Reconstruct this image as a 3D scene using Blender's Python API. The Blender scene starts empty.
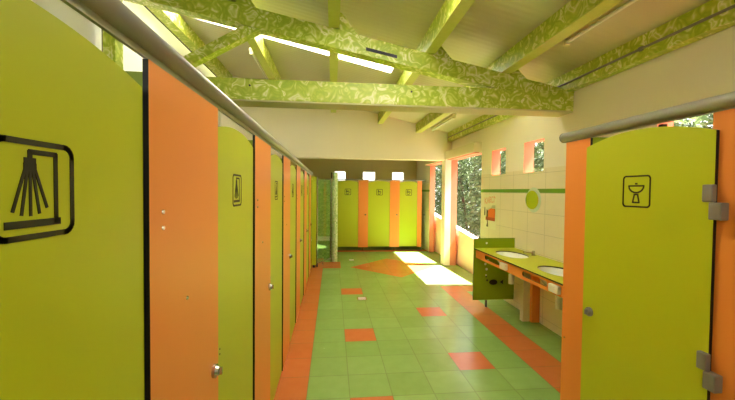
import bpy, bmesh, math, random
from mathutils import Matrix, Vector

sc = bpy.context.scene
C = sc.collection
PI = math.pi
rnd = random.Random(7)

# ------------------------------------------------------------------ materials
def lin(c):
    c /= 255.0
    return c / 12.92 if c <= .04045 else ((c + .055) / 1.055) ** 2.4
def rgb(r, g, b):
    return (lin(r), lin(g), lin(b), 1)

class N:
    """small helper around a node tree"""
    def __init__(s, name):
        s.m = bpy.data.materials.new(name); s.m.use_nodes = True
        s.t = s.m.node_tree; s.b = s.t.nodes['Principled BSDF']
        s.co = None
    def node(s, kind, **kw):
        n = s.t.nodes.new(kind)
        for k, v in kw.items(): setattr(n, k, v)
        return n
    def put(s, sock, v):
        if isinstance(v, bpy.types.NodeSocket): s.t.links.new(v, sock)
        else: sock.default_value = v
    def math(s, op, a, b=None, c=None):
        n = s.node('ShaderNodeMath', operation=op)
        s.put(n.inputs[0], a)
        if b is not None: s.put(n.inputs[1], b)
        if c is not None: s.put(n.inputs[2], c)
        return n.outputs[0]
    def obj(s):
        if s.co is None: s.co = s.node('ShaderNodeTexCoord').outputs['Object']
        return s.co
    def xyz(s):
        n = s.node('ShaderNodeSeparateXYZ'); s.put(n.inputs[0], s.obj()); return n.outputs
    def mix(s, f, a, b, mode='MIX'):
        n = s.node('ShaderNodeMix', data_type='RGBA', blend_type=mode)
        s.put(n.inputs[0], f); s.put(n.inputs[6], a); s.put(n.inputs[7], b)
        return n.outputs[2]
    def noise(s, scale, detail=2, rough=.5, vec=None, dist=0):
        n = s.node('ShaderNodeTexNoise')
        s.put(n.inputs['Vector'], vec if vec is not None else s.obj())
        n.inputs['Scale'].default_value = scale; n.inputs['Detail'].default_value = detail
        n.inputs['Roughness'].default_value = rough; n.inputs['Distortion'].default_value = dist
        return n.outputs['Fac'] if 'Fac' in n.outputs else n.outputs[0]
    def ramp(s, f, stops):
        n = s.node('ShaderNodeValToRGB'); s.put(n.inputs[0], f)
        e = n.color_ramp.elements
        while len(e) < len(stops): e.new(.5)
        for q, (p, c) in zip(e, stops): q.position = p; q.color = c
        return n.outputs[0]
    def bump(s, h, strength=.2, dist=.01):
        n = s.node('ShaderNodeBump'); n.inputs['Strength'].default_value = strength
        n.inputs['Distance'].default_value = dist; s.put(n.inputs['Height'], h)
        s.put(s.b.inputs['Normal'], n.outputs[0])
    def set(s, color=None, rough=None, metal=None, **kw):
        if color is not None: s.put(s.b.inputs['Base Color'], color)
        if rough is not None: s.put(s.b.inputs['Roughness'], rough)
        if metal is not None: s.put(s.b.inputs['Metallic'], metal)
        for k, v in kw.items(): s.put(s.b.inputs[k], v)
        return s.m

def plain(name, c, rough=.5, metal=0, var=.06, scale=6, spec=.5):
    n = N(name)
    d = tuple(x * (1 - var) for x in c[:3]) + (1,)
    l = tuple(min(1, x * (1 + var)) for x in c[:3]) + (1,)
    f = n.noise(scale, 3)
    n.set(n.mix(f, d, l), rough, metal)
    n.b.inputs['Specular IOR Level'].default_value = spec
    return n.m

M = {}
def laminate(name, c, rough=.38):
    n = N(name)
    f = n.noise(2.5, 2); g = n.noise(160, 2)
    col = n.mix(f, tuple(x * .95 for x in c[:3]) + (1,), c)
    n.bump(g, .05, .002)
    n.b.inputs['Specular IOR Level'].default_value = .35
    return n.set(col, rough)
M['lime'] = laminate('lime laminate', rgb(192, 198, 36))
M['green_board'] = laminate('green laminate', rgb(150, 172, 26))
M['orange'] = laminate('orange laminate', rgb(247, 147, 66))
M['core'] = plain('black laminate core', rgb(16, 14, 12), .5)
M['ink'] = plain('black print', rgb(44, 40, 10), .6)
M['edge'] = plain('dark olive board edge', rgb(70, 62, 20), .5)
M['white_ink'] = plain('white print', rgb(240, 240, 225), .6)
M['pipe'] = plain('satin steel tube', rgb(172, 168, 158), .36, .4, .03)
M['steel'] = plain('chrome', rgb(200, 198, 190), .22, .9, .02)
M['grey_plastic'] = plain('grey hinge plastic', rgb(132, 126, 112), .5, 0)
M['cream'] = plain('cream paint', rgb(240, 227, 206), .75, 0, .02, 2)
M['white_paint'] = plain('white wall paint', rgb(240, 238, 228), .75, 0, .02, 2)
M['olive'] = plain('olive brown paint', rgb(226, 212, 162), .8, 0, .04, 2)
M['salmon'] = plain('salmon render', rgb(218, 132, 102), .8, 0, .05, 8)
M['pink'] = plain('sunlit salmon render', rgb(250, 208, 184), .8, 0, .03, 8)  # salmon render lightened, sunlight put into the parapet's colour
M['ceramic'] = plain('white ceramic', rgb(240, 238, 228), .15, 0, .01)
M['cream_plastic'] = plain('cream plastic', rgb(226, 214, 176), .4, 0, .02)
M['ground'] = plain('pale outdoor paving', rgb(150, 142, 126), .9, 0, .1, 3)
M['bark'] = plain('bark', rgb(92, 72, 52), .9, 0, .2, 20)
M['button'] = plain('off white plastic', rgb(244, 238, 216), .4, 0, .02)
M['frost'] = plain('frosted mirror rim', rgb(206, 220, 190), .35, 0, .02)

n = N('mirror glass'); n.set(rgb(225, 232, 225), .03, 1.0); M['mirror'] = n.m

def mosaic(name, cols, size, rough=.25):
    n = N(name)
    x, y, z = n.xyz()
    v = n.node('ShaderNodeVectorMath', operation='SCALE'); n.put(v.inputs[0], n.obj()); v.inputs['Scale'].default_value = 1 / size
    fl = n.node('ShaderNodeVectorMath', operation='FLOOR'); n.put(fl.inputs[0], v.outputs[0])
    w = n.node('ShaderNodeTexWhiteNoise', noise_dimensions='3D'); n.put(w.inputs['Vector'], fl.outputs[0])
    col = n.ramp(w.outputs['Value'], [(i / max(1, len(cols) - 1), c) for i, c in enumerate(cols)])
    g = None
    for a in (x, y, z):
        e = n.math('ABSOLUTE', n.math('SUBTRACT', n.math('FRACT', n.math('DIVIDE', a, size)), .5))
        e = n.math('GREATER_THAN', e, .45)
        g = e if g is None else n.math('MAXIMUM', g, e)
    gz = n.math('GREATER_THAN', n.math('ABSOLUTE', n.math('SUBTRACT', n.math('FRACT', n.math('DIVIDE', z, size)), .5)), .45)
    col = n.mix(gz, col, rgb(170, 180, 130))
    return n.set(col, rough)
M['mosaic'] = mosaic('green mosaic', [rgb(110, 155, 60), rgb(145, 185, 84), rgb(124, 168, 70), rgb(172, 200, 108)], .04)
M['mosaic_pale'] = mosaic('pale speckled mosaic', [rgb(150, 185, 110), rgb(214, 224, 176), rgb(180, 205, 140), rgb(225, 230, 195)], .025)

# swirl patterned covering of the roof timbers
n = N('lime swirl covering')
f = n.noise(9.0, 1.2, .5, dist=1.3)
band = n.math('ABSOLUTE', n.math('SUBTRACT', n.math('FRACT', n.math('MULTIPLY', f, 3.2)), .5))
g = n.noise(7, 2, .6)
band = n.math('ADD', band, n.math('MULTIPLY', n.math('SUBTRACT', g, .5), .5))
col = n.ramp(band, [(0, rgb(160, 180, 40)), (.22, rgb(184, 196, 58)), (.38, rgb(206, 212, 104)), (.56, rgb(236, 232, 184))])
M['swirl'] = n.set(col, .4)
n = N('yellow green timber'); g = n.noise(20, 3)
M['batten'] = n.set(n.mix(g, rgb(186, 196, 80), rgb(206, 210, 108)), .5)
M['batten_pale'] = plain('pale underside board', rgb(196, 190, 140), .6)

# roof sheet: thin ribs running down the slope
n = N('ribbed roof sheet')
x, y, z = n.xyz()
w = n.math('SINE', n.math('MULTIPLY', y, 2 * PI / .075))
f = n.noise(1.3, 2)
n.bump(w, .25, .004)
M['roof'] = n.set(n.mix(f, rgb(194, 186, 160), rgb(210, 202, 176)), .36)

n = N('translucent roof sheet')
tr = n.node('ShaderNodeBsdfTranslucent'); tr.inputs[0].default_value = (.95, .95, .9, 1)
df = n.node('ShaderNodeBsdfDiffuse'); df.inputs[0].default_value = (.9, .9, .85, 1)
mx = n.node('ShaderNodeMixShader'); mx.inputs[0].default_value = .25
n.t.links.new(tr.outputs[0], mx.inputs[1]); n.t.links.new(df.outputs[0], mx.inputs[2])
n.t.links.new(mx.outputs[0], n.t.nodes['Material Output'].inputs[0]); M['skylight'] = n.m

# floor: square tiles, orange border strips, single orange tiles and a diamond
T = 1 / 3.; GX, GY = .1429, 3.965
n = N('floor tiles')
x, y, z = n.xyz()
cx = n.math('DIVIDE', n.math('SUBTRACT', x, GX), T); cy = n.math('DIVIDE', n.math('SUBTRACT', y, GY), T)
def inr(a, lo, hi):
    return n.math('MULTIPLY', n.math('GREATER_THAN', a, lo), n.math('LESS_THAN', a, hi))
def cell(x0, x1, y0, y1):
    return n.math('MULTIPLY', inr(cx, x0, x1), inr(cy, y0, y1))
rects = [(-30, -1, -30, 40), (5, 6, -30, 5.1), (5, 30, 4.1, 5.1), (0, 1, 4, 5), (0, 1, -1, 0), (0, 1, -5, -4),
         (3, 4, -3, -2), (3, 4, 1, 2), (-1, .1, 9.5, 11.4), (-30, 30, 15.2, 15.9)]
mask = None
for r in rects:
    q = cell(*r); mask = q if mask is None else n.math('MAXIMUM', mask, q)
dia = n.math('LESS_THAN', n.math('ADD', n.math('ABSOLUTE', n.math('SUBTRACT', cx, 3.4)), n.math('ABSOLUTE', n.math('SUBTRACT', cy, 9.7))), 2.7)
mask = n.math('MAXIMUM', mask, dia)
gr = None
for a in (cx, cy):
    e = n.math('GREATER_THAN', n.math('ABSOLUTE', n.math('SUBTRACT', n.math('FRACT', a), .5)), .489)
    gr = e if gr is None else n.math('MAXIMUM', gr, e)
cv = n.node('ShaderNodeCombineXYZ'); n.put(cv.inputs[0], n.math('FLOOR', cx)); n.put(cv.inputs[1], n.math('FLOOR', cy))
wn = n.node('ShaderNodeTexWhiteNoise', noise_dimensions='2D'); n.put(wn.inputs['Vector'], cv.outputs[0])
nz = n.noise(9, 4, .6)
vary = n.math('ADD', n.math('MULTIPLY', wn.outputs['Value'], .35), n.math('MULTIPLY', nz, .65))
green = n.mix(vary, rgb(128, 162, 78), rgb(150, 182, 100))
orange = n.mix(vary, rgb(198, 104, 52), rgb(214, 122, 68))
col = n.mix(mask, green, orange)
col = n.mix(n.math('MULTIPLY', gr, .45), col, rgb(110, 112, 70))
n.bump(n.math('SUBTRACT', 1.0, gr), .25, .002)
n.b.inputs['Specular IOR Level'].default_value = .6
M['floor'] = n.set(col, n.math('ADD', .17, n.math('MULTIPLY', nz, .14)))

# right wall: cream tiles to 1.89 m with a green band, paint above
n = N('tiled wall')
x, y, z = n.xyz()
ty = n.math('DIVIDE', n.math('SUBTRACT', y, 5.04), .372); tz = n.math('DIVIDE', n.math('SUBTRACT', z, .085), .25)
gr = None
for a in (ty, tz):
    e = n.math('GREATER_THAN', n.math('ABSOLUTE', n.math('SUBTRACT', n.math('FRACT', a), .5)), .49)
    gr = e if gr is None else n.math('MAXIMUM', gr, e)
low = n.math('LESS_THAN', z, 1.89)
band = inr(z, 1.59, 1.64)
nz = n.noise(3, 3)
tile = n.mix(nz, rgb(226, 211, 178), rgb(236, 221, 190))
tile = n.mix(n.math('MULTIPLY', gr, .6), tile, rgb(170, 158, 120))
tile = n.mix(band, tile, rgb(104, 150, 24))
paint = n.mix(nz, rgb(238, 226, 204), rgb(242, 231, 212))
col = n.mix(low, paint, tile)
M['tilewall'] = n.set(col, n.math('SUBTRACT', .75, n.math('MULTIPLY', low, .42)))

n = N('shower glass')
gl = n.node('ShaderNodeBsdfGlossy'); gl.inputs['Roughness'].default_value = .05
ts = n.node('ShaderNodeBsdfTransparent'); ts.inputs[0].default_value = (.86, .95, .82, 1)
mx = n.node('ShaderNodeMixShader'); mx.inputs[0].default_value = .1
n.t.links.new(ts.outputs[0], mx.inputs[1]); n.t.links.new(gl.outputs[0], mx.inputs[2])
n.t.links.new(mx.outputs[0], n.t.nodes['Material Output'].inputs[0]); M['glass'] = n.m

def leafmat(name, a, b):
    n = N(name)
    oi = n.node('ShaderNodeNewGeometry')
    rv = oi.outputs['Random Per Island']
    col = n.mix(rv, a, b)
    n.set(col, .5)
    tr = n.node('ShaderNodeBsdfTranslucent'); n.put(tr.inputs[0], col)
    mx = n.node('ShaderNodeMixShader'); mx.inputs[0].default_value = .35
    n.t.links.new(n.b.outputs[0], mx.inputs[1]); n.t.links.new(tr.outputs[0], mx.inputs[2])
    n.t.links.new(mx.outputs[0], n.t.nodes['Material Output'].inputs[0]); return n.m
M['leaf'] = leafmat('grey green leaves', rgb(46, 64, 32), rgb(112, 128, 80))

# ------------------------------------------------------------------ mesh helpers
def finish(name, bm, mats, parent=None, loc=None, smooth=False):
    """link bm (built in world coordinates) as one object; origin at parent or loc"""
    me = bpy.data.meshes.new(name)
    off = None
    if parent is not None:
        p = Vector((0, 0, 0)); q = parent
        while q is not None: p += q.location; q = q.parent
        off = p
    elif loc is not None: off = Vector(loc)
    if off is not None: bmesh.ops.translate(bm, verts=bm.verts, vec=-off)
    bmesh.ops.recalc_face_normals(bm, faces=bm.faces)
    bm.to_mesh(me); bm.free()
    if not isinstance(mats, (list, tuple)): mats = [mats]
    for m in mats: me.materials.append(M[m] if isinstance(m, str) else m)
    if smooth:
        for p in me.polygons: p.use_smooth = True
    o = bpy.data.objects.new(name, me); C.objects.link(o)
    if parent is not None: o.parent = parent
    elif loc is not None: o.location = loc
    return o

def box(bm, x0, x1, y0, y1, z0, z1, mi=0, face_mi=None, bev=0):
    vs = [bm.verts.new(v) for v in ((x0, y0, z0), (x1, y0, z0), (x1, y1, z0), (x0, y1, z0), (x0, y0, z1), (x1, y0, z1), (x1, y1, z1), (x0, y1, z1))]
    fs = {}
    for k, ids in {'-z': (0, 3, 2, 1), '+z': (4, 5, 6, 7), '-y': (0, 1, 5, 4), '+x': (1, 2, 6, 5), '+y': (2, 3, 7, 6), '-x': (3, 0, 4, 7)}.items():
        f = bm.faces.new([vs[i] for i in ids]); f.material_index = (face_mi or {}).get(k, mi); fs[k] = f
    if bev:
        es = {e for f in fs.values() for e in f.edges}
        bmesh.ops.bevel(bm, geom=list(es), offset=bev, segments=2, profile=.5, affect='EDGES')
    return vs

def extrude_poly(bm, pts, a, b, axis, cap=0, side=0):
    """pts: 2D outline (u,v); extruded from a to b along axis. axis x: u=y v=z; axis y: u=x v=z; axis z: u=x v=y"""
    def P(u, v, w):
        return {'x': (w, u, v), 'y': (u, w, v), 'z': (u, v, w)}[axis]
    A = [bm.verts.new(P(u, v, a)) for u, v in pts]; B = [bm.verts.new(P(u, v, b)) for u, v in pts]
    f = bm.faces.new(A); f.material_index = cap
    f = bm.faces.new(B[::-1]); f.material_index = cap
    for i in range(len(pts)):
        j = (i + 1) % len(pts)
        f = bm.faces.new((A[i], A[j], B[j], B[i])); f.material_index = side

def tube(bm, p, q, r, seg=20, r2=None, mi=0):
    p, q = Vector(p), Vector(q); d = q - p
    mat = Matrix.Translation((p + q) / 2) @ d.to_track_quat('Z', 'Y').to_matrix().to_4x4()
    g = bmesh.ops.create_cone(bm, cap_ends=True, segments=seg, radius1=r, radius2=r if r2 is None else r2, depth=d.length, matrix=mat)
    for v in g['verts']:
        for f in v.link_faces: f.material_index = mi

def beam(bm, p, q, y0, y1, up, down):
    """sloping timber in the XZ plane from p=(x,z) to q, vertical offsets up/down"""
    pts = [(p[0], p[1] + up), (q[0], q[1] + up), (q[0], q[1] - down), (p[0], p[1] - down)]
    extrude_poly(bm, pts, y0, y1, 'y')

def thing(name, label, cat, loc, group=None):
    o = bpy.data.objects.new(name, None); C.objects.link(o); o.location = loc
    o.empty_display_size = .1
    o['label'] = label; o['category'] = cat
    if group: o['group'] = group
    return o
def tag(o, label, cat, group=None):
    o['label'] = label; o['category'] = cat
    if group: o['group'] = group
    return o
def struct(o):
    o['kind'] = 'structure'; return o
def copy_tree(o, parent=None):
    c = o.copy(); C.objects.link(c); c.parent = parent
    for ch in o.children: copy_tree(ch, c)
    return c

# stroke a polyline as flat raised ink on a board; plane given by mapping function
def strokes(bm, lines, width, mapf, depth=.0012):
    w0 = width
    for ln in lines:
        pts, closed = ln[0], ln[1]; width = w0 * (ln[2] if len(ln) > 2 else 1)
        n_ = len(pts)
        rng = range(n_) if closed else range(n_ - 1)
        for i in rng:
            a = Vector(pts[i]); b = Vector(pts[(i + 1) % n_]); d = (b - a)
            if d.length < 1e-6: continue
            d.normalize(); w = Vector((-d.y, d.x)) * width / 2; e = d * width * .3
            c = [a - e + w, b + e + w, b + e - w, a - e - w]
            lo = [bm.verts.new(mapf(p.x, p.y, 0)) for p in c]; hi = [bm.verts.new(mapf(p.x, p.y, depth)) for p in c]
            bm.faces.new(hi); bm.faces.new(lo[::-1])
            for k in range(4): bm.faces.new((lo[k], lo[(k + 1) % 4], hi[(k + 1) % 4], hi[k]))
def rrect(x0, x1, y0, y1, r, k=5):
    out = []
    for cx_, cy_, a0 in ((x1 - r, y1 - r, 0), (x0 + r, y1 - r, 90), (x0 + r, y0 + r, 180), (x1 - r, y0 + r, 270)):
        for i in range(k + 1):
            a = math.radians(a0 + 90 * i / k); out.append((cx_ + r * math.cos(a), cy_ + r * math.sin(a)))
    return out

def shower_icon(u0, v0, s):
    """lines in a unit square placed at (u0,v0) with size s; u grows to the right of the picture"""
    L = [(rrect(0, 1, 0, 1, .12), True, 1)]
    L.append(([(.75, .14), (.75, .90), (.41, .90), (.41, .84)], False, .9))
    L.append(([(.13, .14), (.79, .14)], False, 1.25))
    L.append(([(.36, .80), (.46, .80)], False, 1.2)); L.append(([(.35, .75), (.47, .75)], False, 1.0))
    for q, e in ((.20, .28), (.30, .24), (.41, .23), (.52, .25), (.62, .31)):
        L.append(([(.41 + (q - .41) * .3, .71), (q, e)], False, .55))
    return [([(u0 + a * s, v0 + b * s) for a, b in p], c, w) for p, c, w in L]
def basin_icon(u0, v0, s):
    bowl = [(.22, .68)] + [(.5 - .28 * math.cos(t), .68 - .22 * math.sin(t)) for t in [PI * i / 10 for i in range(1, 10)]] + [(.78, .68)]
    L = [(rrect(0, 1, 0, 1, .1), True), (bowl, True), ([(.44, .40), (.56, .40), (.62, .14), (.38, .14)], True),
         ([(.47, .75), (.53, .75)], False)]
    return [([(u0 + a * s, v0 + b * s) for a, b in p], c) for p, c in L]
def wc_icon(u0, v0, s):
    bowl = [(.22, .52), (.78, .52), (.70, .34), (.56, .26), (.56, .12), (.30, .12), (.30, .28)]
    L = [(rrect(0, 1, 0, 1, .1), True), (bowl, True), ([(.24, .56), (.24, .84), (.36, .84), (.36, .56)], True), ([(.40, .58), (.74, .72)], False)]
    return [([(u0 + a * s, v0 + b * s) for a, b in p], c) for p, c in L]

def arc_top(u0, u1, z0, zl, peak, zr, k=20):
    pts = [(u0, z0), (u1, z0)]
    for i in range(k + 1):
        t = 1 - i / k
        base = zl + (zr - zl) * t
        pts.append((u0 + (u1 - u0) * t, base + (peak - (zl + zr) / 2) * (1 - (2 * t - 1) ** 2)))
    return pts

# ------------------------------------------------------------------ setting
RZ = lambda x: 3.42 - .23 * x          # underside of the roof sheet
XWL, XWR, XWO = -2.25, 2.53, 2.668
YB, Y0 = 10.4, -1.6

bm = bmesh.new(); box(bm, XWL, 2.8, Y0, YB, -.1, 0)
struct(finish('floor', bm, 'floor'))
bm = bmesh.new(); box(bm, 2.8, 12, -8, 24, -.22, -.02)
struct(finish('ground', bm, 'ground'))

def roofpiece(bm, x0, x1, y0, y1, t=.04):
    extrude_poly(bm, [(x0, RZ(x0)), (x1, RZ(x1)), (x1, RZ(x1) + t), (x0, RZ(x0) + t)], y0, y1, 'y')
SK = (-2.05, .80, 4.57, 4.83)
SH = (-2.05, 2.2, 4.12, 4.40)
S3 = (.10, 1.0, 1.60, 2.60)
bm = bmesh.new()
roofpiece(bm, -2.165, 2.98, Y0 - .15, S3[2]); roofpiece(bm, -2.165, S3[0], S3[2], S3[3]); roofpiece(bm, S3[1], 2.98, S3[2], S3[3]); roofpiece(bm, -2.165, 2.98, S3[3], SH[2]); roofpiece(bm, -2.165, SH[0], SH[2], SH[3]); roofpiece(bm, SH[1], 2.98, SH[2], SH[3]); roofpiece(bm, -2.165, 2.98, SH[3], SK[2]); roofpiece(bm, -2.165, 2.98, SK[3], 10.7); roofpiece(bm, -2.40, -2.25, Y0 - .15, 10.7)
roofpiece(bm, -2.165, SK[0], SK[2], SK[3]); roofpiece(bm, -2.25, -2.165, Y0 - .15, 1.0); roofpiece(bm, -2.25, -2.165, 7.27, 10.7); roofpiece(bm, SK[1], 2.98, SK[2], SK[3])
struct(finish('ceiling', bm, 'roof'))
bm = bmesh.new(); roofpiece(bm, SK[0], SK[1], SK[2], SK[3], .006)
struct(finish('window_1', bm, 'skylight'))
bm = bmesh.new(); roofpiece(bm, -2.25, -2.165, 1.0, 7.27, .006)
struct(finish('window_added_slit', bm, 'skylight'))  # daylight slit added beside the plate to brighten the left wall
bm = bmesh.new(); roofpiece(bm, SH[0], SH[1], SH[2], SH[3], .006)
struct(finish('window_added_hidden', bm, 'skylight'))  # added strip, hidden by the top chord, makes up lost skylight
bm = bmesh.new(); roofpiece(bm, S3[0], S3[1], S3[2], S3[3], .006)
struct(finish('window_added_near', bm, 'skylight'))  # unseen skylight added overhead to light the near left panels

# left wall
bm = bmesh.new(); box(bm, XWL - .15, XWL, Y0, YB + .15, 0, RZ(XWL) - .02)
struct(finish('wall_left', bm, 'white_paint'))
# right wall: list of blocks (y0,y1,z0,z1); room face tiled/cream, every other face salmon
bm = bmesh.new()
ft = {'-x': 0}
def wr(y0, y1, z0, z1, top=False):
    box(bm, XWR, XWO, y0, y1, z0, z1, 1, ft)
zt = RZ(XWO) - .01
wins = [(2.06, 2.50, 1.80, 2.20), (3.97, 4.41, 1.855, 2.25), (4.90, 5.35, 1.865, 2.25)]
ys = Y0
for (a, b, z0, z1) in wins:
    wr(ys, a, 0, zt); wr(a, b, 0, z0); wr(a, b, z1, zt); ys = b
wr(ys, 5.735, 0, zt); wr(5.735, 7.27, 2.27, zt); wr(7.5, 8.9, 2.27, zt); wr(8.9, YB + .15, 0, zt)
wr(7.27, 7.5, 2.27, zt)
struct(finish('wall_right', bm, ['tilewall', 'salmon']))
bm = bmesh.new()
box(bm, 2.40, 2.53, 7.27, 7.5, 0, 2.27, 0); box(bm, 2.53, XWO, 7.27, 7.5, 0, 2.27, 1)
struct(finish('trim_1', bm, ['cream', 'salmon']))
# gable wall over the passage
bm = bmesh.new()
extrude_poly(bm, [(XWL, 2.27), (XWR, 2.27), (XWR, RZ(XWR) - .0), (XWL, RZ(XWL) - .0)], 7.27, 7.5, 'y')
struct(finish('wall_gable', bm, 'cream'))
bm = bmesh.new(); box(bm, XWL, XWO, Y0 - .15, Y0, 0, 2.25); box(bm, XWL, -1.9, Y0 - .15, Y0, 1.9, RZ(-1.9) - .01); box(bm, 2.3, XWO, Y0 - .15, Y0, 1.9, RZ(XWO) - .01)  # unseen wall behind the camera; its high opening is added to light the truss
struct(finish('wall_front', bm, 'olive'))
# back wall with three square openings
bm = bmesh.new()
bw = [(.05, .372), (.90, 1.27), (1.79, 2.15)]
xs = XWL
for a, b in bw:
    box(bm, xs, a, YB, YB + .15, 0, 2.8); box(bm, a, b, YB, YB + .15, 0, 1.90); box(bm, a, b, YB, YB + .15, 2.165, 2.8); xs = b
box(bm, xs, XWR, YB, YB + .15, 0, 2.8)
extrude_poly(bm, [(XWL, 2.8), (XWR, 2.8), (XWR, RZ(XWR)), (XWL, RZ(XWL))], YB, YB + .15, 'y')
struct(finish('wall_back', bm, 'olive'))
# green mosaic wall behind the glass screen
bm = bmesh.new(); box(bm, XWL, .10, 8.7, 8.8, 0, 1.85)
struct(finish('wall_mosaic', bm, 'mosaic'))
# outdoor parapet rising along the ramp
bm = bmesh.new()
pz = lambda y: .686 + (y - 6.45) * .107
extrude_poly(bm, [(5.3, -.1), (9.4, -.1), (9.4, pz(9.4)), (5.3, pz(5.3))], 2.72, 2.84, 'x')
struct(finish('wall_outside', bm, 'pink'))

# shutter boxes over the two openings
for (y0, y1, lab) in ((5.735, 7.26, 'cream roller shutter box over the nearer garden opening'), (7.52, 8.95, 'cream roller shutter box over the farther garden opening, behind the gable wall')):
    t = thing('shutter_box', lab, 'shutter box', (2.53, y0, 2.28), 'roller shutter boxes')
    bm = bmesh.new(); box(bm, 2.385, 2.527, y0, y1, 2.28, 2.445, bev=.004)
    finish('casing', bm, 'cream_plastic', t)
    bm = bmesh.new(); box(bm, 2.42, 2.50, y0 + .03, y1 - .03, 2.268, 2.28)
    finish('slot_strip', bm, 'salmon', t)

# ------------------------------------------------------------------ roof timbers
tr = thing('roof_truss', 'large swirl-patterned lime roof truss spanning the room', 'roof truss', (.2, 3.56, 2.45))
ct = lambda x: 3.20 - .205 * x
bm = bmesh.new(); box(bm, -2.2, XWR - .005, 3.46, 3.72, 2.462, 2.652, bev=.004)
box(bm, -2.2, XWR - .005, 3.455, 3.47, 2.645, 2.66)
finish('bottom_chord', bm, 'swirl', tr)
bm = bmesh.new(); box(bm, -2.2, XWR - .005, 3.465, 3.71, 2.448, 2.4615); finish('underside_board', bm, 'batten_pale', tr)
bm = bmesh.new(); extrude_poly(bm, [(-2.15, ct(-2.15)), (2.43, ct(2.43)), (2.43, ct(2.43) - .17), (-2.15, ct(-2.15) - .20)], 3.50, 3.64, 'y')
finish('top_chord', bm, 'swirl', tr)
bm = bmesh.new(); extrude_poly(bm, [(.32, ct(.32) - .105), (.636, ct(.636) - .105), (.636, ct(.636) - .135), (.32, ct(.32) - .135)], 3.494, 3.502, 'y')
finish('dark_slot', bm, 'core', tr)['label'] = 'short black slot on the sloping chord'
bm = bmesh.new(); extrude_poly(bm, [(-1.78, 2.66), (-1.60, 2.66), (-.72, 3.16), (-.86, 3.20)], 3.52, 3.62, 'y')
finish('brace', bm, 'swirl', tr)
bm = bmesh.new(); box(bm, -2.14, -2.03, 3.50, 3.62, 0, ct(-2.1)); finish('post', bm, 'swirl', tr)
bm = bmesh.new(); box(bm, -2.15, -2.14, 3.50, 3.62, 0, ct(-2.1)); finish('post_edge', bm, 'grey_plastic', tr)
pur = [(-1.05, -.95), (-.05, .05), (.93, 1.03), (1.74, 1.85)]
for a, b in pur:
    bm = bmesh.new()
    s = b + .0
    pts = [(s, ct(s) + .005), (s + .20, ct(s + .2) + .005), (s + .03, RZ(s) - .04), (s, RZ(s) - .03)]
    extrude_poly(bm, pts, 3.53, 3.60, 'y')
    finish('cleat', bm, 'swirl', tr)
for bx_ in (-.80, .78):
    bm = bmesh.new(); tube(bm, (bx_, 3.452, 2.595), (bx_, 3.462, 2.595), .009); finish('bolt', bm, 'core', tr)
plabs = ['patterned roof purlin beside the left strip light, left of the ridge brace', 'patterned roof purlin straight above the middle of the floor',
         'patterned roof purlin above the mirror side of the floor, second from the right wall', 'patterned roof purlin nearest the right wall, beside the front strip light']
for (a, b), lab in zip(pur, plabs):
    t = thing('roof_purlin', lab, 'purlin', ((a + b) / 2, 3.5, RZ(b) - .18), 'roof purlins')
    for (ya, yb) in ((Y0, 7.265), (7.505, YB)):
        bm = bmesh.new()
        bot = max(ct(a), ct(b)) + .003
        extrude_poly(bm, [(a, bot), (b, bot), (b, RZ(b) - .003), (a, RZ(a) - .003)], ya, yb, 'y')
        finish('timber', bm, 'swirl', t)
    bm = bmesh.new(); box(bm, a - .003, b + .004, Y0, 7.26, bot - .012, bot)
    # bottom batten broken at the truss
    bm.free(); bm = bmesh.new()
    box(bm, a - .003, b + .004, Y0, 3.49, bot - .010, bot - .001); box(bm, a - .003, b + .004, 3.65, 7.26, bot - .010, bot - .001)
    finish('bottom_batten', bm, 'batten', t)
t = thing('wall_plate', 'patterned timber along the top of the right wall', 'beam', (2.49, 3.5, 2.66), 'wall plates')
bm = bmesh.new(); extrude_poly(bm, [(2.44, 2.665), (2.526, 2.665), (2.526, RZ(2.53) - .003), (2.44, RZ(2.44) - .003)], Y0, 7.265, 'y'); finish('timber', bm, 'swirl', t)
bm = bmesh.new(); tube(bm, (2.432, Y0, 2.745), (2.432, 7.2, 2.745), .010, 10); tube(bm, (2.432, 2.55, 2.745), (2.432, 2.58, 2.745), .018, 10)
finish('conduit', bm, 'grey_plastic', t)['label'] = 'thin grey conduit'
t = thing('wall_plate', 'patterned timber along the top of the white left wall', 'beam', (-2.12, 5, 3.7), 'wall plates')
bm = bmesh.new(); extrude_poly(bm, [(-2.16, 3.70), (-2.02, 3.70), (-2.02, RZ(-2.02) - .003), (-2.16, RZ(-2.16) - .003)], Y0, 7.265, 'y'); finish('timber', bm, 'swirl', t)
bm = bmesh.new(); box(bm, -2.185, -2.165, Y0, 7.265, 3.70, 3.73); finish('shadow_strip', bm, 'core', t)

def striplight(x, y0, y1, z, lab):
    t = thing('strip_light', lab, 'strip light', (x, y0, z), 'ceiling strip lights')
    bm = bmesh.new(); box(bm, x - .03, x + .03, y0, y1, z, z + .045, bev=.006); finish('batten_body', bm, 'cream_plastic', t)
    bm = bmesh.new(); tube(bm, (x, y0 + .03, z - .022), (x, y1 - .03, z - .022), .016, 14); finish('tube', bm, 'ceramic', t, smooth=False)
    for yy in (y0, y1 - .03):
        bm = bmesh.new(); box(bm, x - .022, x + .022, yy, yy + .03, z - .045, z); finish('lamp_holder', bm, 'cream_plastic', t)
striplight(-1.105, 4.85, 6.1, 3.46, 'unlit strip light under the roof left of the truss brace')
striplight(1.95, 5.5, 6.75, RZ(1.95) - .15, 'unlit strip light beyond the truss above the garden opening')
striplight(1.94, 1.5, 2.78, RZ(1.95) - .10, 'unlit strip light nearest the camera, above the basin cubicle')

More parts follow.
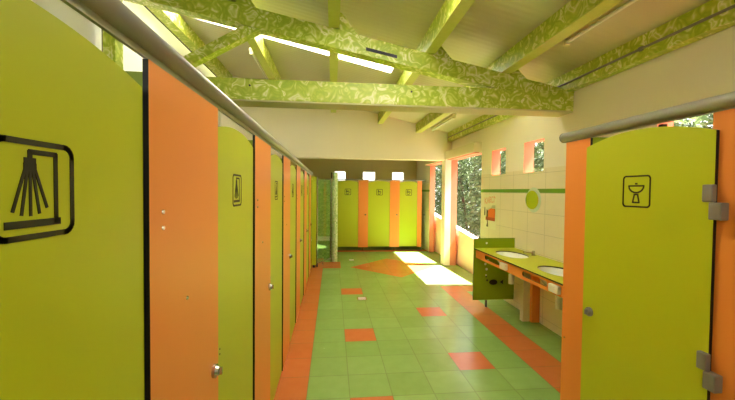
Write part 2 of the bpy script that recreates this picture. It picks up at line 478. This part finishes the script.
# ------------------------------------------------------------------ left shower cubicles
XL = -.4315
PITCH = 1.105
def knob(parent, x, y, z, sx, mat='steel'):
    bm = bmesh.new()
    tube(bm, (x, y, z), (x + sx * .010, y, z), .024, 24)
    tube(bm, (x + sx * .010, y, z), (x + sx * .020, y, z), .019, 24, .015)
    box(bm, min(x + sx * .018, x + sx * .030), max(x + sx * .018, x + sx * .030), y - .004, y + .004, z - .013, z + .013)
    return finish('lock_knob', bm, mat, parent)
def screw_at(parent, x, y, z, sx, r=.006):
    bm = bmesh.new(); tube(bm, (x, y, z), (x + sx * .003, y, z), r, 12, r * .8)
    return finish('screw', bm, 'steel', parent)

def left_cubicle(P, lab, door_w=.607, pan_w=.487, icon=0):
    t = thing('shower_cubicle', lab, 'cubicle', (XL, P, 0), 'lime and orange shower cubicles along the left')
    bm = bmesh.new()
    extrude_poly(bm, [(P, .008), (P + pan_w, .008), (P + pan_w, 1.893), (P, 1.893)], XL - .0065, XL + .0065, 'x', 0, 1)
    fp = finish('front_panel', bm, ['orange', 'core'], t)
    screw_at(fp, XL + .0065, P + .065, 1.536, 1); screw_at(fp, XL + .0065, P + .065, 1.496, 1); screw_at(fp, XL + .0065, P + .208, 1.274, 1)
    knob(fp, XL + .0065, P + pan_w - .052, .937, 1)
    a, b = P + pan_w + .001, P + pan_w + door_w
    bm = bmesh.new(); extrude_poly(bm, arc_top(a, b, .012, 1.824, 1.863, 1.824), XL - .014, XL - .002, 'x', 0, 1)
    d = finish('door', bm, ['lime', 'core'], t)
    if door_w > .5:
        bm = bmesh.new(); s = .136; u0 = (a + b) / 2 - s / 2 - .012 + icon
        strokes(bm, shower_icon(u0, 1.523, s), 0.0085, lambda u, v, w: (XL - .002 + w, u, v))
        finish('pictogram', bm, 'ink', d)['label'] = 'dark shower symbol in a rounded frame'
    screw_at(d, XL - .002, a + .04, .975, 1, .004); screw_at(d, XL - .002, a + .04, .955, 1, .004)
    bm = bmesh.new(); extrude_poly(bm, [(XL - .008, .10), (-2.2, .10), (-2.2, 1.867), (XL - .008, 1.867)], P + .012, P + .025, 'y', 0, 1)
    finish('divider_panel', bm, ['green_board', 'core'], t)
    bm = bmesh.new(); tube(bm, (XL - .05, P + .02, 0), (XL - .05, P + .02, .10), .012, 12); finish('foot', bm, 'steel', t)
    bm = bmesh.new(); tube(bm, (-2.1, P + .02, 0), (-2.1, P + .02, .10), .012, 12); finish('foot', bm, 'steel', t)
    return t
Ps = [.855 + PITCH * i for i in range(-1, 6)]
labs = ['nearest shower cubicle, its dark lime door filling the left edge of the picture', 'shower cubicle behind the widest orange panel, with the bright yellow-lit lime door',
        'second shower cubicle beyond the big orange panel, its symbol half turned away', 'third shower cubicle beyond the big orange panel, midway down the left row',
        'fourth shower cubicle beyond the big orange panel, a thin orange and lime sliver', 'last full-width shower cubicle before the narrow end one',
        'narrow end shower cubicle next to the glass screen']
left_cubicle(Ps[0], labs[0], icon=.029)
proto = left_cubicle(Ps[1], labs[1], icon=0)
for P, lab in zip(Ps[2:6], labs[2:6]):
    c = copy_tree(proto); c.location.y = P; c['label'] = lab
left_cubicle(Ps[6], labs[6], door_w=.36, pan_w=.45)
t = thing('end_board', 'narrow lime board closing the far end of the shower row', 'panel', (-.38, 7.22, 0))
bm = bmesh.new(); extrude_poly(bm, [(-.425, .05), (-.335, .05), (-.335, 1.88), (-.425, 1.88)], 7.215, 7.228, 'y', 0, 1); finish('board', bm, ['lime', 'core'], t)
bm = bmesh.new(); box(bm, -.40, -.36, 7.21, 7.232, 0, .05); finish('foot', bm, 'core', t)

def rail(name, lab, x, y0, y1, zc):
    t = thing(name, lab, 'rail', (x, y0, 1.893), None)
    bm = bmesh.new(); tube(bm, (x, y0, zc), (x, y1, zc), .028, 32)
    o = finish('tube', bm, 'pipe', t)
    for p in o.data.polygons: p.use_smooth = len(p.vertices) == 4
    bm = bmesh.new(); box(bm, x - .004, x + .004, y0, y1 - .005, 1.894, zc - .025); finish('channel', bm, 'pipe', t)
    bm = bmesh.new(); tube(bm, (x, y1, zc), (x, y1 + .006, zc), .0292, 32); finish('end_cap', bm, 'grey_plastic', t)
rail('top_rail', 'long grey tube rail along the tops of the left shower cubicles', XL, -.30, 7.2, 1.937)

# ------------------------------------------------------------------ right basin cubicle
XR = 1.3935
t = thing('washbasin_cubicle', 'lime door with basin symbol between orange panels at the right edge', 'cubicle', (XR, 1.15, 0))
bm = bmesh.new(); extrude_poly(bm, [(1.760, .008), (1.956, .008), (1.956, 1.893), (1.760, 1.893)], XR - .0065, XR + .0065, 'x', 0, 1)
fp = finish('end_panel', bm, ['orange', 'core'], t)
screw_at(fp, XR - .0065, 1.93, .73, -1, .005)
bm = bmesh.new(); extrude_poly(bm, [(.60, .008), (1.150, .008), (1.150, 1.893), (.60, 1.893)], XR - .0065, XR + .0065, 'x', 0, 1)
finish('front_panel', bm, ['orange', 'core'], t)
bm = bmesh.new(); extrude_poly(bm, arc_top(1.126, 1.768, .05, 1.826, 1.884, 1.840), XR - .0205, XR - .0075, 'x', 0, 1)
d = finish('door', bm, ['lime', 'core'], t)
s = .139
bm = bmesh.new(); strokes(bm, basin_icon(0, 0, s), .0072, lambda u, v, w: (XR - .0205 - w, 1.521 - u, v + 1.534))
finish('pictogram', bm, 'ink', d)['label'] = 'dark washbasin symbol in a rounded frame'
knob(d, XR - .0205, 1.715, .960, -1, 'grey_plastic')
for z in (1.5645, .9475):
    bm = bmesh.new(); box(bm, 1.352, XR - .021, 1.116, 1.152, z + .001, z + .065, bev=.004)
    h = finish('hinge', bm, 'grey_plastic', d)
    bm = bmesh.new(); box(bm, 1.352, XR - .0068, 1.086, 1.128, z - .063, z, bev=.004)
    finish('hinge_block', bm, 'grey_plastic', h)
bm = bmesh.new(); extrude_poly(bm, [(XR + .032, .10), (2.52, .10), (2.52, 1.93), (XR + .032, 1.93)], 1.948, 1.960, 'y', 0, 0)
finish('divider_panel', bm, ['green_board', 'core'], t)
bm = bmesh.new(); tube(bm, (XR + .05, 1.954, 0), (XR + .05, 1.954, .10), .012, 12); finish('foot', bm, 'steel', t)
bm = bmesh.new(); tube(bm, (2.45, 1.954, 0), (2.45, 1.954, .10), .012, 12); finish('foot', bm, 'steel', t)
bm = bmesh.new(); box(bm, XR + .008, XR + .030, 1.36, 1.38, 1.80, 1.893); finish('rail_bracket', bm, 'core', t)
rail('top_rail', 'short thick grey tube rail above the right-hand basin door', XR, -.30, 1.985, 1.926)

# ------------------------------------------------------------------ back toilet cubicles
YF = 9.25
def wc(x0, lab, pan=.265, door=.585, group='lime and orange toilet cubicles at the back'):
    """door from x0 to x0+door, orange panel to its right"""
    t = thing('toilet_cubicle', lab, 'cubicle', (x0, YF, 0), group)
    bm = bmesh.new(); extrude_poly(bm, arc_top(x0, x0 + door, .10, 1.815, 1.862, 1.825), YF + .002, YF + .015, 'y', 0, 1)
    d = finish('door', bm, ['lime', 'core'], t)
    s = .155
    bm = bmesh.new(); strokes(bm, wc_icon(x0 + door * .52 - s / 2, 1.485, s), .012, lambda u, v, w: (u, YF + .002 - w, v))
    finish('pictogram', bm, 'ink', d)['label'] = 'dark toilet symbol in a square frame'
    bm = bmesh.new(); extrude_poly(bm, [(x0 + door, .085), (x0 + door + pan, .085), (x0 + door + pan, 1.875), (x0 + door, 1.875)], YF - .013, YF, 'y', 0, 1)
    fp = finish('front_panel', bm, ['orange', 'core'], t)
    bm = bmesh.new(); tube(bm, (x0 + door + .19, YF - .013, .96), (x0 + door + .19, YF - .03, .96), .02, 16); finish('lock_knob', bm, 'steel', fp)
    bm = bmesh.new(); tube(bm, (x0 + door + .13, YF + .01, 0), (x0 + door + .13, YF + .01, .09), .014, 12); finish('foot', bm, 'steel', t)
    bm = bmesh.new(); extrude_poly(bm, [(YF + .02, .12), (YB - .01, .12), (YB - .01, 1.84), (YF + .02, 1.84)], x0 + door + .12, x0 + door + .133, 'x', 0, 1)
    finish('divider_panel', bm, ['green_board', 'core'], t)
    return t
wc(.095, 'left toilet cubicle of the back row, next to the speckled column')
wc(.945, 'middle toilet cubicle of the back row')
wc(1.797, 'right toilet cubicle of the back row, beside the sunlit opening', pan=.125, door=.485)
t = thing('toilet_rail', 'thin pale rail over the back row of toilet doors', 'rail', (1.1, YF, 1.88))
bm = bmesh.new(); box(bm, -.2, 2.52, YF - .02, YF + .02, 1.876, 1.902, bev=.005); finish('bar', bm, 'pipe', t)

# ------------------------------------------------------------------ glass screen, column
t = thing('glass_screen', 'slanting glass screen in a steel frame between showers and speckled column', 'screen', (-.18, 7.5, 0))
ga, gb = Vector((-.325, 7.24)), Vector((-.035, 7.80))
gd = (gb - ga).normalized(); gn = Vector((-gd.y, gd.x))
def slab(bm, s0, s1, z0, z1, th, zt1=None):
    L = (gb - ga).length
    pts = [(s0, z0), (s1, z0), (s1, z1 if zt1 is None else zt1), (s0, z1)]
    A = []; B = []
    for s_, z_ in pts:
        p = ga + gd * s_
        A.append(bm.verts.new((p.x + gn.x * th, p.y + gn.y * th, z_))); B.append(bm.verts.new((p.x - gn.x * th, p.y - gn.y * th, z_)))
    bm.faces.new(A); bm.faces.new(B[::-1])
    for i in range(4): j = (i + 1) % 4; bm.faces.new((A[i], A[j], B[j], B[i]))
GL = (gb - ga).length
bm = bmesh.new(); slab(bm, .02, GL - .02, .09, 1.86, .004, 1.83); finish('pane', bm, 'glass', t)
bm = bmesh.new(); slab(bm, 0, GL, .065, .10, .012); slab(bm, 0, .022, .10, 1.87, .012); slab(bm, GL - .03, GL, .10, 1.84, .012)
finish('frame', bm, 'steel', t)
bm = bmesh.new(); p = ga + gd * .02; tube(bm, (p.x, p.y, 0), (p.x, p.y, .066), .014, 12); finish('foot', bm, 'core', t)
bm = bmesh.new(); p = ga + gd * .26; tube(bm, (p.x, p.y, 0), (p.x, p.y, .066), .012, 12); finish('foot', bm, 'steel', t)
bm = bmesh.new(); tube(bm, (-.026, 7.80, 0), (-.026, 7.80, 1.93), .013, 14); finish('pole', bm, 'steel', t)
bm = bmesh.new(); box(bm, -.042, -.012, 7.785, 7.815, 1.86, 2.0); finish('clamp', bm, 'core', t)
bm = bmesh.new(); tube(bm, (.053, 7.81, 0), (.053, 7.81, 1.985), .060, 28); tube(bm, (.053, 7.81, 1.985), (.053, 7.81, 2.0), .064, 28, mi=1)
o = finish('mosaic_column', bm, ['mosaic_pale', 'cream']); tag(o, 'round column covered in pale green speckled mosaic', 'column')
# low mosaic bench behind the glass
t = thing('mosaic_bench', 'low green mosaic bench with white top seen through the glass screen', 'bench', (-.6, 8.4, 0))
bm = bmesh.new(); box(bm, -1.6, .05, 8.2, 8.69, 0, .42); finish('base', bm, 'mosaic', t)
bm = bmesh.new(); box(bm, -1.6, .05, 8.17, 8.69, .42, .45); finish('seat_slab', bm, 'ceramic', t)

# ------------------------------------------------------------------ vanity
ZC = .822
t = thing('vanity_counter', 'lime vanity counter with orange slotted front along the tiled wall', 'counter', (2.25, 3.3, 0))
bm = bmesh.new()
def cellring(bm, x0, x1, y0, y1, c, ax, ay, z1, z0, k=48):
    def edge(a):
        dx, dy = math.cos(a), math.sin(a); s_ = 1e9
        if dx > 1e-9: s_ = min(s_, (x1 - c[0]) / dx)
        if dx < -1e-9: s_ = min(s_, (x0 - c[0]) / dx)
        if dy > 1e-9: s_ = min(s_, (y1 - c[1]) / dy)
        if dy < -1e-9: s_ = min(s_, (y0 - c[1]) / dy)
        return (c[0] + dx * s_, c[1] + dy * s_)
    angs = sorted([2 * PI * i / k for i in range(k)] + [math.atan2(yy - c[1], xx - c[0]) % (2 * PI) for xx in (x0, x1) for yy in (y0, y1)])
    O = [edge(a) for a in angs]; I = [(c[0] + ax * math.cos(a), c[1] + ay * math.sin(a)) for a in angs]
    ot = [bm.verts.new((*p, z1)) for p in O]; it = [bm.verts.new((*p, z1)) for p in I]
    ob = [bm.verts.new((*p, z0)) for p in O]; ib = [bm.verts.new((*p, z0)) for p in I]
    m_ = len(angs)
    for i in range(m_):
        j = (i + 1) % m_
        bm.faces.new((ot[i], ot[j], it[j], it[i])); bm.faces.new((ob[j], ob[i], ib[i], ib[j]))
        f = bm.faces.new((it[i], it[j], ib[j], ib[i])); f.material_index = 1
        f = bm.faces.new((ot[j], ot[i], ob[i], ob[j])); f.material_index = 1
SX, SA, SB = 2.225, .165, .265
sinks = [4.11, 3.19]
cellring(bm, 1.94, 2.527, 3.65, 4.59, (SX, sinks[0]), SA, SB, ZC, ZC - .014)
cellring(bm, 1.94, 2.527, 2.72, 3.65, (SX, sinks[1]), SA, SB, ZC, ZC - .014)
box(bm, 1.94, 2.527, 1.98, 2.72, ZC - .014, ZC, 0, {'-x': 1})
finish('counter_top', bm, ['lime', 'edge'], t)
# apron with rounded slots
bm = bmesh.new()
def slot_cell(bm, y0, y1, z0, z1, c, a, b, xa, xb, k=40):
    def se(ang):
        # stadium outline
        ca, sa = math.cos(ang), math.sin(ang)
        h = a - b
        if abs(ca) * b <= abs(sa) * h + 1e-9: return (c[0] + b * ca / abs(sa), c[1] + math.copysign(b, sa))
        # end circle
        sx_ = math.copysign(h, ca); dx, dy = ca, sa
        B_ = -2 * dx * sx_; Cc = h * h - b * b
        r_ = (-B_ + math.sqrt(B_ * B_ - 4 * Cc)) / 2
        return (c[0] + dx * r_, c[1] + dy * r_)
    def edge(ang):
        dx, dy = math.cos(ang), math.sin(ang); s_ = 1e9
        if dx > 1e-9: s_ = min(s_, (y1 - c[0]) / dx)
        if dx < -1e-9: s_ = min(s_, (y0 - c[0]) / dx)
        if dy > 1e-9: s_ = min(s_, (z1 - c[1]) / dy)
        if dy < -1e-9: s_ = min(s_, (z0 - c[1]) / dy)
        return (c[0] + dx * s_, c[1] + dy * s_)
    spec = [math.atan2(zz - c[1], yy - c[0]) % (2 * PI) for yy in (y0, y1) for zz in (z0, z1)]
    for sg in (0, PI):
        for q in range(-6, 7):
            th = q * PI / 12
            py, pzz = (a - b) + b * math.cos(th), b * math.sin(th)
            if sg: py = -py
            spec.append(math.atan2(pzz, py) % (2 * PI))
    angs = sorted(set(round(v, 6) for v in spec))
    O = [edge(v) for v in angs]; I = [se(v) for v in angs]
    P_ = lambda p, x: bm.verts.new((x, p[0], p[1]))
    oa = [P_(p, xa) for p in O]; ia = [P_(p, xa) for p in I]; ob = [P_(p, xb) for p in O]; ib = [P_(p, xb) for p in I]
    m_ = len(angs)
    for i in range(m_):
        j = (i + 1) % m_
        bm.faces.new((oa[i], oa[j], ia[j], ia[i])); bm.faces.new((ob[j], ob[i], ib[i], ib[j]))
        f = bm.faces.new((ia[i], ia[j], ib[j], ib[i])); f.material_index = 1
        f = bm.faces.new((oa[j], oa[i], ob[i], ob[j])); f.material_index = 1
XA = 1.965
ZA0, ZA1 = .692, ZC - .0145
slot_cell(bm, 3.60, 4.585, ZA0, ZA1, (4.10, .752), .20, .026, XA, XA + .013)
slot_cell(bm, 2.67, 3.60, ZA0, ZA1, (3.20, .752), .21, .026, XA, XA + .013)
box(bm, XA, XA + .013, 1.98, 2.67, ZA0, ZA1)
finish('apron', bm, ['orange', 'core'], t)
# end panel with fish
bm = bmesh.new(); extrude_poly(bm, [(1.938, .10), (2.525, .10), (2.525, .958), (1.938, .958)], 4.592, 4.605, 'y', 0, 1)
ep = finish('end_panel', bm, ['green_board', 'core'], t)
bm = bmesh.new()
def disc(bm, cx_, cz, rx, rz, y=4.592, k=20):
    extrude_poly(bm, [(cx_ + rx * math.cos(2 * PI * i / k), cz + rz * math.sin(2 * PI * i / k)) for i in range(k)], y - .0012, y - .0001, 'y')
disc(bm, 2.225, .345, .060, .038)
extrude_poly(bm, [(2.318, .345), (2.375, .38), (2.362, .345), (2.375, .31)], 4.5908, 4.5919, 'y')
disc(bm, 2.135, .373, .013, .013); disc(bm, 2.122, .425, .010, .010)
finish('fish_print', bm, 'ink', ep)['label'] = 'black fish print with bubbles'
for bx_, bz_, br_ in ((2.12, .89, .014), (2.105, .60, .017), (2.125, .528, .018), (2.14, .65, .018), (2.118, .445, .012)):
    bm = bmesh.new(); disc(bm, bx_, bz_, br_, br_); finish('bubble_print', bm, 'white_ink', ep)['label'] = 'white bubble dot'
bm = bmesh.new(); tube(bm, (2.13, 4.60, 0), (2.13, 4.60, .10), .016, 14); finish('foot', bm, 'grey_plastic', t)
bm = bmesh.new(); extrude_poly(bm, [(2.425, 0), (2.527, 0), (2.527, ZC - .015), (2.425, ZC - .015)], 4.06, 4.10, 'y', 0, 1)
bm.free(); bm = bmesh.new(); box(bm, 2.425, 2.527, 3.98, 4.10, .004, .69, bev=.002); finish('support_board', bm, 'orange', t)
bm = bmesh.new(); box(bm, 2.335, 2.424, 4.02, 4.09, .004, .66, bev=.002); finish('pipe_duct', bm, 'cream_plastic', t)
for y in (3.77, 2.855):
    bm = bmesh.new(); box(bm, XA - .040, XA, y - .068, y + .068, .712, .786, bev=.012); finish('push_button', bm, 'button', t)
for y, lab in zip(sinks, ('oval white washbasin at the far end of the counter, nearer the poster', 'oval white washbasin nearer the orange cubicle panel, right of the tap')):
    t = thing('washbasin', lab, 'washbasin', (SX, y, ZC), 'oval washbasins')
    bm = bmesh.new(); rings = []
    prof = [(1.0, -.013), (.97, -.04), (.88, -.09), (.65, -.135), (.3, -.155), (.08, -.158)]
    prof = [(1.07, -.0145), (1.005, -.0145)] + prof[1:]
    k = 40
    for f_, dz in prof: rings.append([bm.verts.new((SX + SA * f_ * math.cos(2 * PI * i / k), y + SB * f_ * math.sin(2 * PI * i / k), ZC + dz)) for i in range(k)])
    outer = [(.3, -.170), (.70, -.150), (.95, -.095), (1.07, -.03)]
    for a_, b_ in zip(rings, rings[1:]):
        for i in range(k): bm.faces.new((a_[i], a_[(i + 1) % k], b_[(i + 1) % k], b_[i]))
    bm.faces.new(rings[-1])
    orr = [[bm.verts.new((SX + SA * f_ * math.cos(2 * PI * i / k), y + SB * f_ * math.sin(2 * PI * i / k), ZC + dz)) for i in range(k)] for f_, dz in outer]
    for a_, b_ in zip(orr, orr[1:]):
        for i in range(k): bm.faces.new((a_[i], b_[i], b_[(i + 1) % k], a_[(i + 1) % k]))
    for i in range(k): bm.faces.new((orr[-1][i], rings[0][i], rings[0][(i + 1) % k], orr[-1][(i + 1) % k]))
    bm.faces.new(orr[0][::-1])
    o = finish('bowl', bm, 'ceramic', t, smooth=True)
    bm = bmesh.new(); tube(bm, (SX, y, ZC - .1575), (SX, y, ZC - .153), .022, 20); finish('drain', bm, 'steel', t)
    bm = bmesh.new(); tube(bm, (SX + SA * .90, y - .10, ZC - .058), (SX + SA * .82, y - .10, ZC - .058), .010, 14); finish('overflow_hole', bm, 'core', t)
    bm = bmesh.new(); tube(bm, (SX, y, ZC - .25), (SX, y, ZC - .172), .018, 16); tube(bm, (SX, y, ZC - .37), (SX, y, ZC - .25), .034, 20)
    finish('bottle_trap', bm, 'ceramic', t)
for y, lab in ((4.02, 'chrome tap behind the far oval washbasin'), (3.10, 'chrome tap behind the nearer oval washbasin')):
    t = thing('tap', lab, 'tap', (2.455, y, ZC), 'chrome basin taps')
    bm = bmesh.new(); tube(bm, (2.455, y, ZC + .0005), (2.455, y, ZC + .008), .028, 20); tube(bm, (2.455, y, ZC + .006), (2.455, y, ZC + .042), .019, 20, .016)
    finish('body', bm, 'steel', t)
    bm = bmesh.new(); tube(bm, (2.455, y, ZC + .028), (2.345, y + .03, ZC + .040), .009, 14); tube(bm, (2.348, y + .03, ZC + .042), (2.343, y + .03, ZC + .026), .009, 14)
    finish('spout', bm, 'steel', t)
    bm = bmesh.new(); tube(bm, (2.455, y, ZC + .042), (2.455, y, ZC + .058), .021, 20, .013); finish('push_knob', bm, 'steel', t)

# mirror and poster on the tiled wall
t = thing('wall_mirror', 'small round mirror with pale frosted rim on the tiled wall', 'mirror', (XWR, 4.165, 1.50))
bm = bmesh.new(); k = 40
extrude_poly(bm, [(4.165 + .158 * math.cos(2 * PI * i / k), 1.50 + .158 * math.sin(2 * PI * i / k)) for i in range(k)], XWR - .006, XWR - .0005, 'x')
finish('rim', bm, 'frost', t)
bm = bmesh.new()
extrude_poly(bm, [(4.165 + .118 * math.cos(2 * PI * i / k), 1.50 + .118 * math.sin(2 * PI * i / k)) for i in range(k)], XWR - .009, XWR - .006, 'x')
for v in bm.verts: v.co.x -= (v.co.y - 4.047) * .13
finish('glass', bm, 'mirror', t)

def yz(bm, pts, x0=None, d=.0012):
    x1 = XWR - .003 - (x0 or 0); extrude_poly(bm, pts, x1 - d, x1, 'x')
for k_, c in (('paper', rgb(232, 224, 188)), ('title_ink', rgb(228, 164, 122)), ('orange_ink', rgb(226, 110, 26)), ('red_ink', rgb(186, 74, 22)), ('dark_ink', rgb(84, 62, 30)), ('pale_ink', rgb(200, 198, 160))):
    M[k_] = plain(k_.replace('_', ' ') + ' print', c, .6)
t = thing('poster', 'tall poster with pink title and orange block beside the garden opening', 'poster', (XWR, 5.38, 1.0))
bm = bmesh.new(); yz(bm, [(5.17, 1.0), (5.60, 1.0), (5.60, 1.545), (5.17, 1.545)], -.002, .001); finish('sheet', bm, 'paper', t)
bm = bmesh.new()
tl = [([(5.57, 1.40), (5.57, 1.50)], 0), ([(5.51, 1.50), (5.565, 1.445), (5.50, 1.405)], 0), ([(5.485, 1.41), (5.455, 1.51), (5.425, 1.42)], 0), ([(5.47, 1.45), (5.44, 1.452)], 0),
      ([(5.40, 1.42), (5.40, 1.52), (5.355, 1.51), (5.355, 1.475), (5.40, 1.47), (5.35, 1.43)], 0), ([(5.27, 1.515), (5.32, 1.52), (5.32, 1.43), (5.265, 1.44)], 0), ([(5.24, 1.435), (5.24, 1.53), (5.20, 1.50)], 0)]
strokes(bm, [(p, False) for p, c in tl], .016, lambda u, v, w: (XWR - .003 - w, u, v))
finish('title_print', bm, 'title_ink', t)
bm = bmesh.new(); yz(bm, [(5.20, 1.17), (5.46, 1.17), (5.44, 1.30), (5.34, 1.335), (5.20, 1.33)]); finish('block_print', bm, 'orange_ink', t)
bm = bmesh.new(); yz(bm, [(5.20, 1.135), (5.53, 1.135), (5.53, 1.19), (5.20, 1.185)], .0013); finish('stripe_print', bm, 'red_ink', t)
bm = bmesh.new(); yz(bm, [(5.20, 1.345), (5.34, 1.345), (5.30, 1.385), (5.20, 1.39)]); finish('caption_print', bm, 'pale_ink', t)
bm = bmesh.new()
yz(bm, [(5.585, 1.21), (5.545, 1.21), (5.55, 1.34), (5.57, 1.35)], .0026); yz(bm, [(5.50, 1.19), (5.44, 1.19), (5.44, 1.29), (5.49, 1.31)], .0026)
yz(bm, [(5.50, 1.03), (5.43, 1.03), (5.44, 1.10), (5.47, 1.189), (5.49, 1.189), (5.47, 1.09)], .0026)
finish('figure_print', bm, 'dark_ink', t)

# floor drains
for (x, y, lab) in ((.44, 5.08, 'small pale drain cover on the green floor near the middle'), (.44, 7.95, 'small pale drain cover on the floor before the back toilet doors')):
    t = thing('floor_drain', lab, 'drain', (x, y, 0), 'floor drains')
    bm = bmesh.new(); box(bm, x - .07, x + .07, y - .07, y + .07, .0005, .004); finish('frame', bm, 'steel', t)
    bm = bmesh.new()
    for i in range(5): box(bm, x - .055, x + .055, y - .052 + i * .023, y - .042 + i * .023, .004, .0055)
    finish('grate', bm, 'ceramic', t)

# ------------------------------------------------------------------ garden bushes
def make_bush(seed):
    r = random.Random(seed); H_ = 3.9
    t = thing('garden_bush', '', 'bush', (0, 0, -.02), 'tall grey-green bushes outside the openings')
    bm = bmesh.new()
    for i in range(3600):
        a = r.uniform(0, 2 * PI); h = r.uniform(.05, H_)
        rad = (.95 - .35 * (h / H_) ** 2) * math.sqrt(r.uniform(.15, 1)) + r.gauss(0, .06)
        c = Vector((rad * math.cos(a), rad * math.sin(a), h))
        d = Vector((math.cos(a) * .6 + r.gauss(0, .6), math.sin(a) * .6 + r.gauss(0, .6), r.gauss(.3, .6))).normalized()
        w = d.cross(Vector((r.gauss(0, 1), r.gauss(0, 1), r.gauss(0, 1)))).normalized()
        L = r.uniform(.18, .40); W = r.uniform(.016, .034); up = Vector((0, 0, -.25 * L))
        v = [bm.verts.new(p) for p in (c, c + d * L * .5 + w * W, c + d * L + up, c + d * L * .5 - w * W)]
        bm.faces.new(v)
    finish('foliage', bm, 'leaf', t)
    bm = bmesh.new()
    for i in range(9):
        a = r.uniform(0, 2 * PI); q = r.uniform(.25, .7)
        tube(bm, (.12 * math.cos(a), .12 * math.sin(a), -.05), (q * math.cos(a), q * math.sin(a), r.uniform(2.2, 3.4)), .03, 6, .008)
    finish('stem', bm, 'bark', t)
    return t
protos = [make_bush(1), make_bush(5)]
spots = [(0, 'garden bush in the front row, seen through the gap over the basin cubicle'), (0, 'garden bush in the front row, second beyond the basin cubicle gap'),
         (0, 'garden bush in the front row outside the small square window above the mirror'), (0, 'garden bush in the front row outside the left small square window'),
         (0, 'garden bush in the front row filling the nearer garden opening'), (0, 'garden bush in the front row showing beside the gable post'), (0, 'farthest garden bush in the front row, beyond the farther opening'),
         (1, 'garden bush in the back row behind the gap over the basin cubicle'), (1, 'garden bush in the back row behind the window above the mirror'),
         (1, 'garden bush in the back row behind the left small square window'), (1, 'garden bush in the back row at the right of the nearer garden opening'),
         (1, 'garden bush in the back row at the left of the nearer garden opening'), (1, 'garden bush in the back row, seen through the farther garden opening'), (1, 'farthest garden bush in the back row')]
cnt = [0, 0]
for i, (row, lab) in enumerate(spots):
    t = protos[i] if i < 2 else copy_tree(protos[i % 2])
    k = cnt[row]; cnt[row] += 1
    t.location = (5.35 + 2.5 * row, 3.4 + k * 2.4 + 1.2 * row, -.02)
    t.rotation_euler.z = i * 1.3; t.scale = (1, 1, .92 + .08 * math.sin(i * 1.7)); t['label'] = lab

# ------------------------------------------------------------------ light, sky, camera
w = bpy.data.worlds.new('sky'); sc.world = w; w.use_nodes = True
bg = w.node_tree.nodes['Background']; bg.inputs[0].default_value = (1.0, 1.0, .97, 1); bg.inputs[1].default_value = SKY = 2.3
sd = bpy.data.lights.new('sun', 'SUN'); sd.energy = 60; sd.angle = math.radians(.6); sd.color = (1, .97, .92)
so = bpy.data.objects.new('sun', sd); C.objects.link(so)
dirv = Vector((-1.0, .06, -2.0)).normalized()
so.rotation_euler = dirv.to_track_quat('-Z', 'Y').to_euler(); so.location = (6, 4, 12)

R_ = Vector((0.995007, -0.09933002, 0.00972726)); U_ = Vector((-0.0070761, 0.02700796, 0.99961017)); W_ = Vector((0.09955401, 0.99468795, -0.02617024))
cd = bpy.data.cameras.new('camera'); cd.sensor_width = 36; cd.sensor_fit = 'HORIZONTAL'; cd.lens = 347.4047 / 735 * 36
cd.clip_start = .02
co = bpy.data.objects.new('camera', cd); C.objects.link(co)
m = Matrix(((R_.x, U_.x, -W_.x, 0), (R_.y, U_.y, -W_.y, 0), (R_.z, U_.z, -W_.z, 1.594), (0, 0, 0, 1)))
co.matrix_world = m
sc.camera = co
vs = sc.view_settings
vs.view_transform = 'Standard'; vs.look = 'None'; vs.gamma = 1; vs.use_curve_mapping = False
vs.exposure = 0.38
sc.cycles.use_denoising = True
sc.cycles.max_bounces = 14; sc.cycles.diffuse_bounces = 8; sc.cycles.transparent_max_bounces = 12
sc.cycles.sample_clamp_indirect = 12
